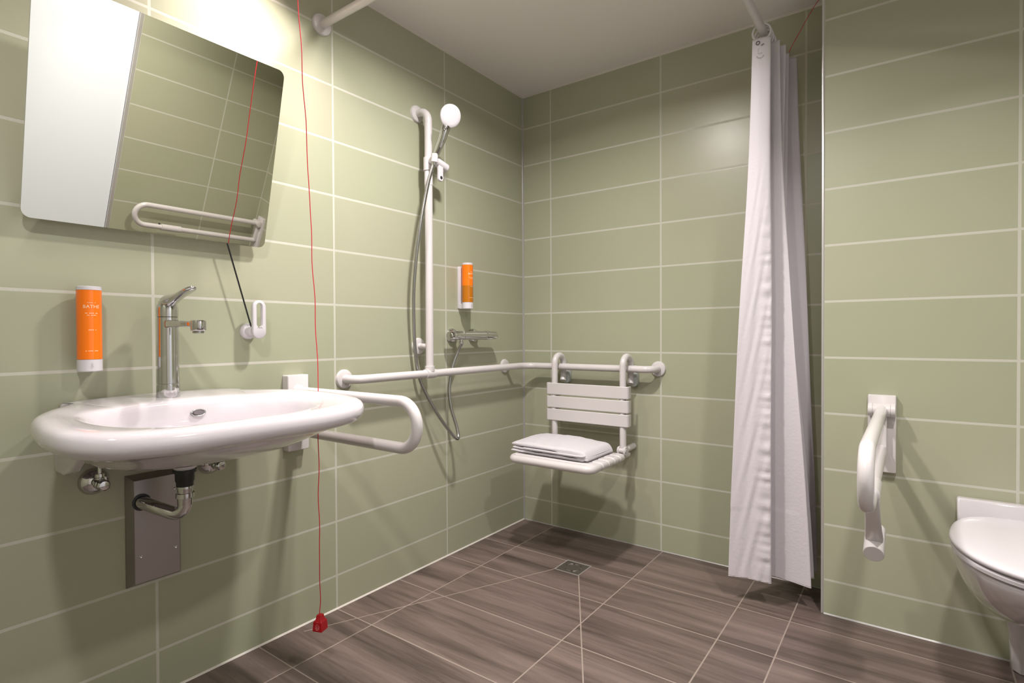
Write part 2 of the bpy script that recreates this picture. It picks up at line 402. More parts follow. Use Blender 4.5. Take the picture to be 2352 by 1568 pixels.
# ------------------------------------------------------------------ wall washbasin
CY = -1.799
def basin():
    root = thing('washbasin', (0, CY, .67), 'large white ceramic wall-hung washbasin with rounded front rim under the tilted mirror', 'washbasin')
    half = [(0, .230), (.04, .242), (.09, .270), (.15, .305), (.22, .336), (.30, .350), (.38, .356), (.46, .343), (.515, .287), (.537, .185), (.540, .07), (.540, .0)]
    pts = [V((x, -y, 0)) for x, y in half] + [V((x, y, 0)) for x, y in half[-2::-1]]
    out = catmull(pts, 5, False)                       # open at the wall side
    n_open = len(out)
    back = [V((0, .230 - .46 * k / 10, 0)) for k in range(1, 10)]
    O = out + back; N = len(O)
    ci = V((.300, 0, 0))
    # inner bowl outline: superellipse with matching directions
    I = []
    for p in O:
        d = (p - V((.285, 0, 0))); a = math.atan2(d.y, d.x)
        ax, ay, e = (.185 if d.x > 0 else .135), .255, 2.4
        c, s = abs(math.cos(a)), abs(math.sin(a))
        # direction in stretched space so the points spread evenly
        a2 = math.atan2(d.y / .34, d.x / (.27 if d.x > 0 else .285)); c, s = abs(math.cos(a2)), abs(math.sin(a2))
        k = (c ** e + s ** e) ** (-1 / e)
        I.append(V((.295 + ax * k * math.cos(a2), ay * k * math.sin(a2), 0)))
    def nrm(i):
        a, b = O[i - 1], O[(i + 1) % N]; t = (b - a).normalized(); m = V((t.y, -t.x, 0)); return -m if m.dot(V((.28, 0, 0)) - O[i]) < 0 else m
    NR = [nrm(i) for i in range(N)]
    def ztop(p):
        x = p.x
        z = .848 - .022 * max(0, min(1, (x - .12) / .42)) ** 1.2
        z += .008 * math.exp(-(x / .03) ** 2) * max(0, 1 - (abs(p.y) / .235) ** 3)
        z += .006 * max(0, (abs(p.y) - .16) / .18) * min(1, x / .3)
        return z
    def ring_o(ins, dz):
        r = []
        for i, p in enumerate(O):
            q = p + NR[i] * ins * (1 if p.x > .02 else .25 + .75 * p.x / .02)
            q = V((max(q.x, .0008), q.y, 0)); r.append(V((q.x, CY + q.y, ztop(p) + dz)))
        return r
    def ring_i(sc, z, cx=.295, absz=True, sh=0):
        r = []
        for i, p in enumerate(I):
            q = V((cx + sh + (p.x - .295) * sc, p.y * sc, 0)); r.append(V((max(q.x, .001), CY + q.y, z if absz else ztop(O[i]) * .35 + .65 * (.848 - .022 * max(0, min(1, (q.x - .12) / .42)) ** 1.2) + z)))
        return r
    def blend(a, b, t): return [p.lerp(q, t) for p, q in zip(a, b)]
    o_in = ring_o(.034, -.001); i_out = ring_i(1.07, -.006, absz=False)
    dx = .165 - .295
    rs = [ring_i(.10, .697, sh=dx), ring_i(.40, .698, sh=dx * .7), ring_i(.72, .706, sh=dx * .4), ring_i(.96, .728, sh=dx * .2),
          ring_i(1.10, .757), ring_o(.040, -.059),
          ring_o(.032, -.0585), ring_o(.018, -.055), ring_o(.005, -.045), ring_o(0, -.030), ring_o(.004, -.014), ring_o(.014, -.004), o_in,
          blend(o_in, i_out, .35), blend(o_in, i_out, .75), i_out, ring_i(1.0, -.014, absz=False), ring_i(.955, -.036, absz=False), ring_i(.90, .775, sh=-.004), ring_i(.80, .742, sh=-.02),
          ring_i(.55, .722, sh=-.06), ring_i(.25, .7145, sh=-.10), ring_i(.09, .7135, sh=dx)]
    bm = NB(); rings(bm, rs)
    obj('basin', bm, 'ceramic', root, subsurf=1, angle=180)
    # waste cover in the bowl
    bm = NB(); lathe(bm, (.165, CY, .7155), (0, 0, 1), [(0, .030), (.004, .031), (.006, .027), (.0065, .001)])
    obj('waste_cover', bm, 'chrome', root)
    # overflow on the inner back wall
    bm = NB(); c = V((.1690, -1.774, .806)); d = V((1, -.0, .20)).normalized(); u = V((0, 1, 0)); w = d.cross(u)
    R = [[c + d * h + (u * .0165 * math.cos(2 * PI * i / 28) + w * .0085 * math.sin(2 * PI * i / 28)) * s for i in range(28)] for h, s in ((-.006, 1.15), (.004, 1.15), (.005, 1.05), (.0045, .9), (.001, .85))]
    rings(bm, R)
    obj('overflow', bm, 'hose_chrome', root)
    bm = NB(); R = [[c + d * h + (u * .0135 * math.cos(2 * PI * i / 28) + w * .006 * math.sin(2 * PI * i / 28)) for i in range(28)] for h in (0, .0056)]
    rings(bm, R); obj('overflow_hole', bm, 'print', root)
    # side support webs
    for s in (-1, 1):
        bm = NB(); y = -1.815 + s * .212
        prism(bm, [(.001, .676), (.065, .676), (.110, .690), (.18, .735), (.20, .79), (.001, .79)], y - .011, y + .011, axis='y')
        obj('support_web', bm, 'ceramic', root, bevel=.005)
    return root
basin()

# faucet
def faucet():
    x, y, z = .092, -1.815, .8370
    root = thing('basin_faucet', (x, y, z), 'tall chrome single-lever faucet standing on the white washbasin', 'faucet')
    bm = NB(); lathe(bm, (x, y, z), (0, 0, 1), [(0, .0285), (.002, .029), (.045, .0272), (.046, .0262), (.047, .0262), (.048, .0272), (.16, .0262), (.225, .0255)], 40)
    obj('body', bm, 'chrome', root)
    bm = NB(); lathe(bm, (x, y, z + .2255), (0, 0, 1), [(0, .0245), (.001, .0258), (.018, .0262), (.032, .0245), (.042, .020), (.048, .012), (.050, .002)], 40)
    obj('cartridge_cap', bm, 'chrome', root)
    # spout: flat bar rising a little, ends in a square-ish aerator head
    bm = NB(); secs = []
    for t, hw, z0, z1 in ((.010, .016, .196, .218), (.045, .0155, .198, .217), (.10, .0145, .199, .214), (.14, .0140, .198, .2125), (.165, .0130, .198, .2120), (.172, .010, .199, .2115)):
        r = .004; poly = []
        for sx, sz, st in ((1, 1, 0), (-1, 1, 1), (-1, -1, 2), (1, -1, 3)):
            for k in range(4):
                a = (st + k / 3) * PI / 2; cy_, cz_ = sx * (hw - r), (z1 - r if sz > 0 else z0 + r)
                poly.append(V((x + t, y + cy_ + r * math.cos(a), z + cz_ + r * math.sin(a))))
        secs.append(poly)
    rings(bm, secs); sp = obj('spout', bm, 'chrome', root, angle=50)
    bm = NB(); lathe(bm, (x + .176, y, z + .214), (0, 0, -1), [(0, .0155), (.001, .0172), (.003, .0178), (.024, .0178), (.026, .0165)], 36); obj('spout_head', bm, 'chrome', sp)
    bm = NB(); lathe(bm, (x + .176, y, z + .190), (0, 0, -1), [(0, .013), (.008, .013), (.009, .010)]); obj('aerator', bm, 'hose_chrome', sp)
    # lever
    bm = NB(); secs = []
    for t, hz, hw, th in ((-.027, .250, .008, .008), (-.020, .258, .018, .016), (0, .266, .0225, .019), (.022, .270, .020, .018), (.045, .274, .015, .012), (.075, .281, .0135, .009), (.105, .288, .0150, .0075), (.138, .295, .0155, .006), (.152, .298, .008, .004)):
        c = V((x + t, y, z + hz)); poly = [c + V((-.15 * th * math.sin(2 * PI * i / 20), hw * math.cos(2 * PI * i / 20), th * math.sin(2 * PI * i / 20))) for i in range(20)]
        secs.append(poly)
    rings(bm, secs); obj('lever', bm, 'chrome', root, subsurf=1)
faucet()

# waste pipe below the basin
def waste():
    x, y = .155, -1.803
    root = thing('drain_trap', (x, y, .53), 'chrome and black drain trap elbow under the washbasin', 'drain pipe')
    bm = NB(); lathe(bm, (x, y, .6985), (0, 0, -1), [(0, .020), (.001, .036), (.020, .036), (.030, .032), (.040, .024)], 40)
    obj('white_washer', bm, 'white_plastic', root)
    bm = NB(); lathe(bm, (x, y, .658), (0, 0, -1), [(0, .026), (.0005, .0285), (.007, .0285), (.008, .0235), (.028, .0230), (.035, .0205), (.044, .0205)], 40)
    obj('black_coupling', bm, 'black', root)
    bm = NB()
    lathe(bm, (x, y, .6145), (0, 0, -1), [(0, .018), (.0005, .0205), (.006, .0205), (.007, .0185), (.018, .018), (.019, .022), (.031, .022), (.032, .019), (.05, .018)], 40)
    obj('nut', bm, 'chrome', root)
    bm = NB(); tube(bm, fillet([(x, y, .585), (x, y, .530), (.1, -1.843, .553), (.032, -1.860, .562)], [.030, .0]), .0172, 24)
    obj('elbow_pipe', bm, 'chrome', root)
    bm = NB(); dd = V((1, 0, 0)).normalized()
    c = V((.0290, -1.860, .562)); lathe(bm, c, (1, 0, 0), [(0, .018), (.0005, .0225), (.003, .0225), (.0035, .018)]); obj('pipe_collar', bm, 'black', root)
waste()
def plate():
    y0, y1, z0, z1, d = -1.889, -1.752, .329, .634, .028
    root = thing('wall_cover_plate', (0, (y0 + y1) / 2, z0), 'brushed stainless steel cover plate on the wall below the washbasin', 'cover plate')
    bm = NB(); b = .012
    def q(x, i): return [V((x, a, c)) for a, c in ((y0 + i, z0 + i), (y1 - i, z0 + i), (y1 - i, z1 - i), (y0 + i, z1 - i))]
    rings(bm, [q(.0003, 0), q(.004, 0), q(d, b), q(d + .0005, b + .001)])
    obj('cover', bm, 'steel', root, angle=20)
    for a, c in ((y0 + .026, z1 - .055), (y1 - .024, z1 - .055), (y0 + .026, z0 + .085), (y1 - .024, z0 + .085)):
        bm = NB(); lathe(bm, (d - .0005, a, c), (1, 0, 0), [(0, .0048), (.0018, .0045), (.0028, .003), (.0022, .0015), (.0015, .0005)], 16)
        obj('screw', bm, 'chrome', root)
plate()
def angle_valve(y, z, label):
    root = thing('angle_valve', (0, y, z), label, 'valve', 'chrome angle valves under the washbasin')
    bm = NB(); lathe(bm, (-.0006, y, z), (1, 0, 0), [(0, .034), (.003, .0345), (.014, .030), (.022, .020), (.024, .010)], 32); obj('wall_rosette', bm, 'chrome', root)
    bm = NB(); lathe(bm, (.015, y, z), (1, 0, 0), [(0, .010), (.022, .010), (.024, .014), (.040, .014), (.044, .010)], 24)
    lathe(bm, (.044, y, z), (0, 0, 1), [(-.012, .009), (.016, .009), (.018, .011), (.026, .011)], 20); obj('valve_body', bm, 'chrome', root)
    bm = NB(); lathe(bm, (.058, y, z), (1, 0, 0), [(-.012, .006), (0, .008), (.002, .014), (.014, .0145), (.018, .011), (.019, .004)], 10); obj('handle', bm, 'chrome', root)
    bm = NB(); tube(bm, catmull([(.044, y, z + .024), (.045, y, z + .05), (.05, y + .003, .715)], 6), .0048, 12); obj('supply_tube', bm, 'chrome', root)
angle_valve(-1.958, .636, 'chrome angle valve below the left end of the washbasin')
angle_valve(-1.668, .630, 'chrome angle valve under the washbasin right of the drain trap')

# ------------------------------------------------------------------ tilting mirror
ZB, XB, TL, TA = 1.293, .033, .5405, math.radians(13.55)
YM0, YM1 = -2.103, -1.506
def mirror():
    root = thing('tilting_mirror', (0, (YM0 + YM1) / 2, ZB), 'frameless rectangular mirror tilted forward above the washbasin', 'mirror')
    R = Matrix.Rotation(TA, 4, 'Y'); T = Matrix.Translation((XB, (YM0 + YM1) / 2, ZB))
    W = YM1 - YM0
    bm = NB(); rbox(bm, (.0017, 0, TL / 2), (.0008, W, TL), .02, 'x', 8)
    bm.transform(T @ R); obj('mirror_glass', bm, 'mirror', root, angle=20)
    bm = NB(); rbox(bm, (-.0018, 0, TL / 2), (.0060, W, TL), .02, 'x', 8)
    bm.transform(T @ R); obj('backing_panel', bm, 'mirror_back', root, angle=20)
    bm = NB(); lathe(bm, (.012, YM0 + .06, ZB + .034), (0, 1, 0), [(0, .008), (W - .12, .008)], 16)
    for s in (YM0 + .1, YM1 - .1): box(bm, .0005, .018, s - .02, s + .02, ZB + .016, ZB + .05)
    obj('hinge_rail', bm, 'white_plastic', root)
    for s in (YM0 + .15, YM1 - .15):
        bm = NB(); tube(bm, [(.006, s, ZB + .25), (.106, s, ZB + .34)], .006, 12); box(bm, .0005, .01, s - .012, s + .012, ZB + .235, ZB + .265)
        obj('stay_arm', bm, 'alu', root)
mirror()
def tilt_handle():
    root = thing('mirror_tilt_handle', (0, -1.544, 1.024), 'white oval pull handle with a black rod up to the mirror', 'handle')
    bm = NB(); lathe(bm, (.0003, -1.545, 1.026), (1, 0, 0), [(0, .025), (.010, .025), (.014, .022), (.015, .017), (.040, .016), (.043, .014)], 32); obj('wall_rosette', bm, 'white_plastic', root)
    # flat loop standing square to the wall line: lies in a plane facing +x
    c = V((.052, -1.536, 1.063)); hz, hy = .060, .0215
    def oval(hz_, hy_, x, n=12, zc=0):
        o = []
        for k in range(n + 1): a = PI * k / n; o.append(V((x, c.y + hy_ * math.cos(a), c.z + zc + hz_ - hy_ + hy_ * math.sin(a))))
        for k in range(n + 1): a = PI + PI * k / n; o.append(V((x, c.y + hy_ * math.cos(a), c.z + zc - hz_ + hy_ + hy_ * math.sin(a))))
        return o
    bm = NB(); 
    outs = [oval(hz - i, hy - i, x) for x, i in ((c.x - .0065, .002), (c.x - .0045, 0), (c.x + .0045, 0), (c.x + .0065, .002))]
    ins = [oval(.0385, .0105 - j, x, zc=.0135) for x, j in ((c.x + .0065, 0), (c.x + .0045, .0015), (c.x - .0045, .0015), (c.x - .0065, 0))]
    R = [[bm.verts.new(p) for p in r] for r in outs + ins]; n = len(R[0])
    for a, b in zip(R, R[1:] + R[:1]):
        for i in range(n): j = (i + 1) % n; bm.faces.new((a[i], a[j], b[j], b[i]))
    obj('grip', bm, 'white_plastic', root, angle=50)
    bm = NB()
    for s in (-1, 1):
        tube(bm, [V((c.x + .0068, c.y + s * .004 + .0035 * math.cos(a), c.z - .028 + .003 * math.sin(a))) for a in [PI * k / 6 for k in range(7)]], .0005, 6)
    obj('arrow_mark', bm, 'print', root)
    bm = NB(); tube(bm, [(.036, -1.552, 1.040), (.036, -1.624, ZB - .0005)], .0024, 10); obj('control_rod', bm, 'black', root)
tilt_handle()

# ------------------------------------------------------------------ soap dispensers
def text_mesh(txt, size, centre_y, z, ax, ay, rad, bm, ang0=0.):
    """letters wrapped round a vertical cylinder whose axis is (ax, ay)"""
    cu = bpy.data.curves.new('t', 'FONT'); cu.body = txt; cu.size = size; cu.align_x = 'CENTER'; cu.resolution_u = 2
    o = bpy.data.objects.new('t', cu); COL.objects.link(o)
    dg = bpy.context.evaluated_depsgraph_get(); me = bpy.data.meshes.new_from_object(o.evaluated_get(dg))
    t = NB(); t.from_mesh(me)
    for v in t.verts:
        a = ang0 + v.co.x / rad
        v.co = V((ax + (rad + .0004) * math.cos(a), ay + (rad + .0004) * math.sin(a), z + v.co.y))
    me2 = bpy.data.meshes.new('t2'); t.to_mesh(me2); t.free(); bm.from_mesh(me2)
    bpy.data.objects.remove(o); bpy.data.curves.remove(cu); bpy.data.meshes.remove(me); bpy.data.meshes.remove(me2)
def dispenser(y, z, label, level, a0, bo=0.):
    ax, r = .046, .0262
    root = thing('soap_dispenser', (0, y, z), label, 'soap dispenser', 'orange wall soap dispensers')
    bm = NB(); rbox(bm, (.0051, y + bo, z + .100), (.0112, .036, .198), .006, 'x', 4, edge=.001)
    box(bm, .010, ax, y - .018, y + .018, z + .002, z + .024)
    obj('wall_bracket', bm, 'white_plastic', root, bevel=.001)
    bm = NB(); lathe(bm, (ax, y, z), (0, 0, 1), [(0, r - .003), (.002, r), (.030, r), (.0305, r - .001)], 40); obj('pump_base', bm, 'white_plastic', root)
    lv = .030 + level
    bm = NB()
    if level: lathe(bm, (ax, y, z + .031), (0, 0, 1), [(0, r), (lv - .031, r)], 40, mi=1)
    lathe(bm, (ax, y, z + (lv if level else .031)), (0, 0, 1), [(0, r), (.203 - (lv if level else .031), r)], 40, mi=0)
    obj('bottle', bm, ['orange', 'amber'], root)
    bm = NB(); lathe(bm, (ax, y, z + .2035), (0, 0, 1), [(0, r), (.008, r), (.0095, r - .003)], 40); obj('cap', bm, 'white_plastic', root)
    bm = NB(); text_mesh('BATHE', .0115, y, z + .158, ax, y, r, bm, a0); obj('label_lettering', bm, 'label_print', root, smooth=False)
    for zz, ww in ((.1445, .026), (.1395, .019), (.103, .019), (.051, .026), (.1705, .018)):
        bm = NB(); n = int(ww / .0026)
        for k in range(n):
            if (k * 7 + int(zz * 1000)) % 5 == 3: continue
            u = -ww / 2 + (k + .5) * ww / n; a = a0 + (u - .0010) / r; b = a0 + (u + .0010) / r
            h = .0017 if zz != .1705 else .0012
            bm.faces.new([bm.verts.new((ax + (r + .0004) * math.cos(t), y + (r + .0004) * math.sin(t), z + zz + w)) for t, w in ((a, 0), (b, 0), (b, h), (a, h))])
        obj('small_print', bm, 'label_print', root, smooth=False)
    bm = NB(); rr = r + .0006
    q = [(0, .007), (.0035, .0135), (.0015, .0135), (.0015, .021), (-.0015, .021), (-.0015, .0135), (-.0035, .0135)]
    bm.faces.new([bm.verts.new((ax + rr * math.cos(a0 + u / r), y + rr * math.sin(a0 + u / r), z + w)) for u, w in q])
    obj('arrow_mark', bm, 'alu', root, smooth=False)
dispenser(-1.976, .924, 'orange soap dispenser on the wall left of the basin faucet', 0, -.10, .008)
dispenser(-.520, 1.131, 'half-empty orange soap dispenser on the shower wall above the mixer valve', .078, -.05)

# ------------------------------------------------------------------ rails
RO = .070; RR = .0165; ZR = .848
def rosette(bm, p, n, r=.036):
    lathe(bm, V(p) - V(n) * .0006, n, [(0, r), (.005, r), (.010, r - .003), (.012, r - .009), (.013, .018)], 40)
def rail():
    root = thing('shower_grab_rail', (0, -.6, ZR), 'white L-shaped handrail running round the shower corner with a vertical shower riser', 'grab rail')
    bm = NB(); path = fillet([(.012, -1.178, ZR), (RO, -1.178, ZR), (RO, -RO, ZR), (.765, -RO, ZR), (.765, -.012, ZR)], [.045, .07, .045], 10)
    tube(bm, path, RR, 28); obj('horizontal_rail', bm, 'white_coat', root)
    bm = NB(); tube(bm, fillet([(RO, -.795, ZR + .012), (RO, -.795, 1.955), (.012, -.795, 1.955)], .045, 10), RR, 28)
    obj('vertical_riser', bm, 'white_coat', root)
    bm = NB(); lathe(bm, (RO, -.795 - .026, ZR), (0, 1, 0), [(0, RR + .0003), (.0005, RR + .004), (.0515, RR + .004), (.052, RR + .0003)], 32)
    lathe(bm, (RO, -.795, ZR), (0, 0, 1), [(.010, RR + .004), (.032, RR + .004), (.033, RR)], 32); obj('tee_joint', bm, 'white_coat', root)
    bm = NB(); tube(bm, [(.012, -.795, .963), (RO - .012, -.795, .963)], .0125, 20); obj('riser_bracket', bm, 'white_coat', root)
    bm = NB(); tube(bm, [(.012, -.177, ZR), (RO - .012, -.177, ZR)], .0105, 20); obj('rail_bracket', bm, 'white_coat', root)
    for p, n in (((0, -1.178, ZR), (1, 0, 0)), ((0, -.177, ZR), (1, 0, 0)), ((.765, 0, ZR), (0, -1, 0)), ((0, -.795, 1.955), (1, 0, 0)), ((0, -.795, .963), (1, 0, 0))):
        bm = NB(); rosette(bm, p, n); obj('wall_flange', bm, 'white_coat', root)
rail()

# hand shower with its hose, slider on the riser, thermostatic mixer
def handshower():
    root = thing('hand_shower', (.115, -.79, 1.75), 'white and chrome hand shower held in the slider on the riser', 'hand shower')
    c = V((.200, -.800, 1.899)); nrm = V((.84, -.30, -.34)).normalized()
    base = V((.122, -.807, 1.752)); neck = c - nrm * .012 + V((0, 0, -.045)) 
    bm = NB(); lathe(bm, c - nrm * .020, nrm, [(0, .012), (.002, .028), (.008, .041), (.016, .0455), (.018, .046)], 44); hd = obj('spray_head', bm, 'chrome', root)
    bm = NB(); lathe(bm, c - nrm * .0018, nrm, [(0, .0455), (.006, .0450), (.0085, .042), (.0095, .030), (.010, .001)], 44); obj('spray_face', bm, 'white_plastic', hd)
    up = (c - base).normalized()
    ends = catmull([base, base.lerp(c, .35) + V((.004, 0, 0)), base.lerp(c, .62) + V((.0, 0, 0)), c - nrm * .014 - V((.012, 0, .035)), c - nrm * .014], 6)
    bm = NB(); tube(bm, ends, lambda t: .0120 + .0065 * math.sin(min(1, t * 1.1) * PI * .62), 24); obj('handle', bm, 'chrome', root)
    bm = NB(); d = (V(base) - V((.15, -.806, 1.84))).normalized(); tube(bm, [base + d * -.002, base + d * .038], lambda t: .0115 - .003 * t, 20); obj('hose_nut', bm, 'chrome', root)
    end = base + d * .036
    pts = [tuple(end), (.098, -.826, 1.64), (.085, -.850, 1.50), (.070, -.868, 1.34), (.052, -.868, 1.18), (.040, -.855, 1.02), (.034, -.842, .93), (.032, -.826, .85), (.040, -.800, .78), (.065, -.745, .67), (.085, -.690, .590), (.090, -.655, .555), (.084, -.633, .556), (.070, -.628, .60), (.050, -.640, .68), (.038, -.640, .76), (.034, -.620, .85), (.045, -.592, .93), (.060, -.582, .966)]
    bm = NB(); tube(bm, catmull(pts, 10), .0074, 14)
    obj('shower_hose', bm, 'hose_chrome', root, angle=180)
handshower()
def slider():
    root = thing('shower_slider', (RO, -.795, 1.735), 'white shower head slider clamped on the vertical riser', 'shower holder')
    bm = NB(); lathe(bm, (RO, -.795, 1.700), (0, 0, 1), [(0, RR + .0004), (.001, RR + .0045), (.056, RR + .0045), (.057, RR + .0004)], 32); obj('clamp', bm, 'white_plastic', root)
    bm = NB(); tube(bm, [(.104, -.812, 1.742), (.104, -.722, 1.722)], .0190, 28, round_cap=False); obj('knob', bm, 'white_plastic', root, bevel=.004)
    bm = NB(); tube(bm, [(.120, -.812, 1.725), (.1235, -.813, 1.758)], .0145, 24); obj('cone_socket', bm, 'white_plastic', root)
    bm = NB(); rbox(bm, (.112, -.768, 1.692), (.012, .027, .072), .0119, 'x', 8, edge=.002); lv = obj('release_lever', bm, 'white_plastic', root)
    bm = NB(); lathe(bm, (.1175, -.768, 1.671), (1, 0, 0), [(0, .007), (.0012, .007), (.0013, .0)], 24); obj('lever_hole', bm, 'dark', lv)
    bm = NB(); lathe(bm, (RO, -.795, 1.640), (0, 0, 1), [(0, RR + .0003), (.0005, RR + .001), (.059, RR + .001), (.0595, RR + .0003)], 32); obj('stop_sleeve', bm, 'white_plastic', root)
slider()
def mixer():
    y0, y1, z, x = -.635, -.325, 1.008, .058
    root = thing('shower_mixer', (0, -.5, z), 'chrome thermostatic shower mixer bar on the left wall', 'shower mixer')
    bm = NB(); lathe(bm, (x, y0, z), (0, 1, 0), [(0, .017), (.002, .0195), (.004, .020), (.060, .020), (.061, .0185), (.063, .0185), (.064, .020), (.2, .0205), (.222, .0205)], 36); obj('mixer_bar', bm, 'chrome', root)
    bm = NB(); lathe(bm, (x, -.412, z), (0, 1, 0), [(0, .0185), (.001, .019), (.003, .019), (.004, .021), (.030, .0205), (.080, .0190), (.084, .0185), (.0855, .016), (.086, .002)], 36); obj('temperature_knob', bm, 'chrome', root)
    bm = NB(); lathe(bm, (x, y0 + .001, z), (0, -1, 0), [(0, .0185), (.001, .0205), (.022, .0200), (.026, .017), (.027, .002)], 36); obj('flow_knob', bm, 'chrome', root)
    for yy in (-.585, -.435):
        bm = NB(); lathe(bm, (-.0006, yy, z), (1, 0, 0), [(0, .0325), (.004, .033), (.014, .030), (.018, .024), (.020, .014), (.05, .013)], 36); obj('wall_rosette', bm, 'chrome', root)
    bm = NB(); lathe(bm, (x + .002, -.582, z - .018), (0, 0, -1), [(0, .009), (.008, .009), (.009, .011), (.020, .011), (.028, .0085)], 24); obj('outlet', bm, 'chrome', root)
mixer()

# ------------------------------------------------------------------ hinged grab bars
def fold_bar(name, T, W, label, plate_h, top, low, ln, ext):
    """built facing +x from the wall origin (0,0,z) in local axes, then placed by matrix T; W = plate width"""
    root = thing(name, T @ V((0, 0, top)), label, 'grab bar', 'white hinged grab bars')
    def add(nm, bm, mat, par=root, **kw):
        bm.transform(T); return obj(nm, bm, mat, par, **kw)
    z0, z1 = plate_h
    th = .0212 if ext else .034
    bm = NB(); rbox(bm, (th / 2 - .0008, 0, (z0 + z1) / 2), (th, W, z1 - z0), .004, 'x', 4, edge=.002); add('wall_plate', bm, 'white_coat')
    hx = .036 if ext else .030
    bm = NB()
    if ext:
        lathe(bm, (hx, -W / 2 + .001, top), (0, 1, 0), [(0, .019), (.001, .0215), (.0135, .0215), (.014, .0200), (.0145, .0215), (W - .0165, .0215), (W - .016, .0200), (W - .0155, .0215), (W - .003, .0215), (W - .002, .019)], 32)
    else:
        lathe(bm, (th - .002, 0, top), (1, 0, 0), [(0, .024), (.006, .022), (.010, .0175)], 28)
    add('hinge', bm, 'white_coat')
    bm = NB(); path = fillet([(hx, 0, top), (ln - .0165, 0, top), (ln - .0165, 0, low), (hx - .004 if ext else .030, 0, low)], (top - low) / 2 - .0005, 16)
    tube(bm, path, .0165, 28); add('bar', bm, 'white_coat')
    bm = NB(); rbox(bm, (.030, 0, (low + top) / 2), (.018, .030, top - low + .01), .004, 'x', 4, edge=.002); add('link', bm, 'white_coat')
    if ext:
        bm = NB(); lathe(bm, (ln - .30, 0, low), (1, 0, 0), [(0, .0168), (.002, .021), (.12, .021), (.122, .0168)], 28); add('sleeve', bm, 'white_coat')
        bm = NB(); lathe(bm, (ln - .165, 0, low + .017), (0, 0, 1), [(0, .005), (.006, .005), (.008, .003)], 12); add('release_button', bm, 'dark')
    return root, add
T1 = Matrix.Translation((0, -1.387, 0))
fold_bar('hinged_grab_bar', T1, .078, 'white hinged grab bar projecting from the wall between washbasin and shower', (.622, .878), .822, .688, .618, False)
def TP(x): return Matrix.Translation((x, YP, 0)) @ Matrix.Rotation(-PI / 2, 4, 'Z')
r_, add = fold_bar('hinged_grab_bar', TP(1.637), .080, 'white hinged grab bar left of the toilet with a hanging paper holder', (.540, .801), .752, .618, .845, True)
# paper holder hanging from the bar: drop arm and blunt spindle pointing into the room
bm = NB(); secs = []
for x, z, hy, hx in ((.60, .612, .019, .022), (.585, .575, .017, .020), (.535, .515, .018, .020), (.475, .455, .021, .023), (.455, .430, .019, .021)):
    secs.append([V((x + hx * math.cos(2 * PI * i / 20), hy * math.sin(2 * PI * i / 20), z + .35 * hx * math.cos(2 * PI * i / 20))) for i in range(20)])
rings(bm, secs); hold = add('paper_holder', bm, 'white_coat', angle=60)
bm = NB(); tube(bm, [(.400, 0, .455), (.500, 0, .418)], .0245, 32); add('spindle', bm, 'white_coat', hold, bevel=.002)
fold_bar('hinged_grab_bar', TP(2.325), .080, 'white hinged grab bar right of the toilet, seen reflected in the mirror', (.540, .801), .752, .618, .845, True)

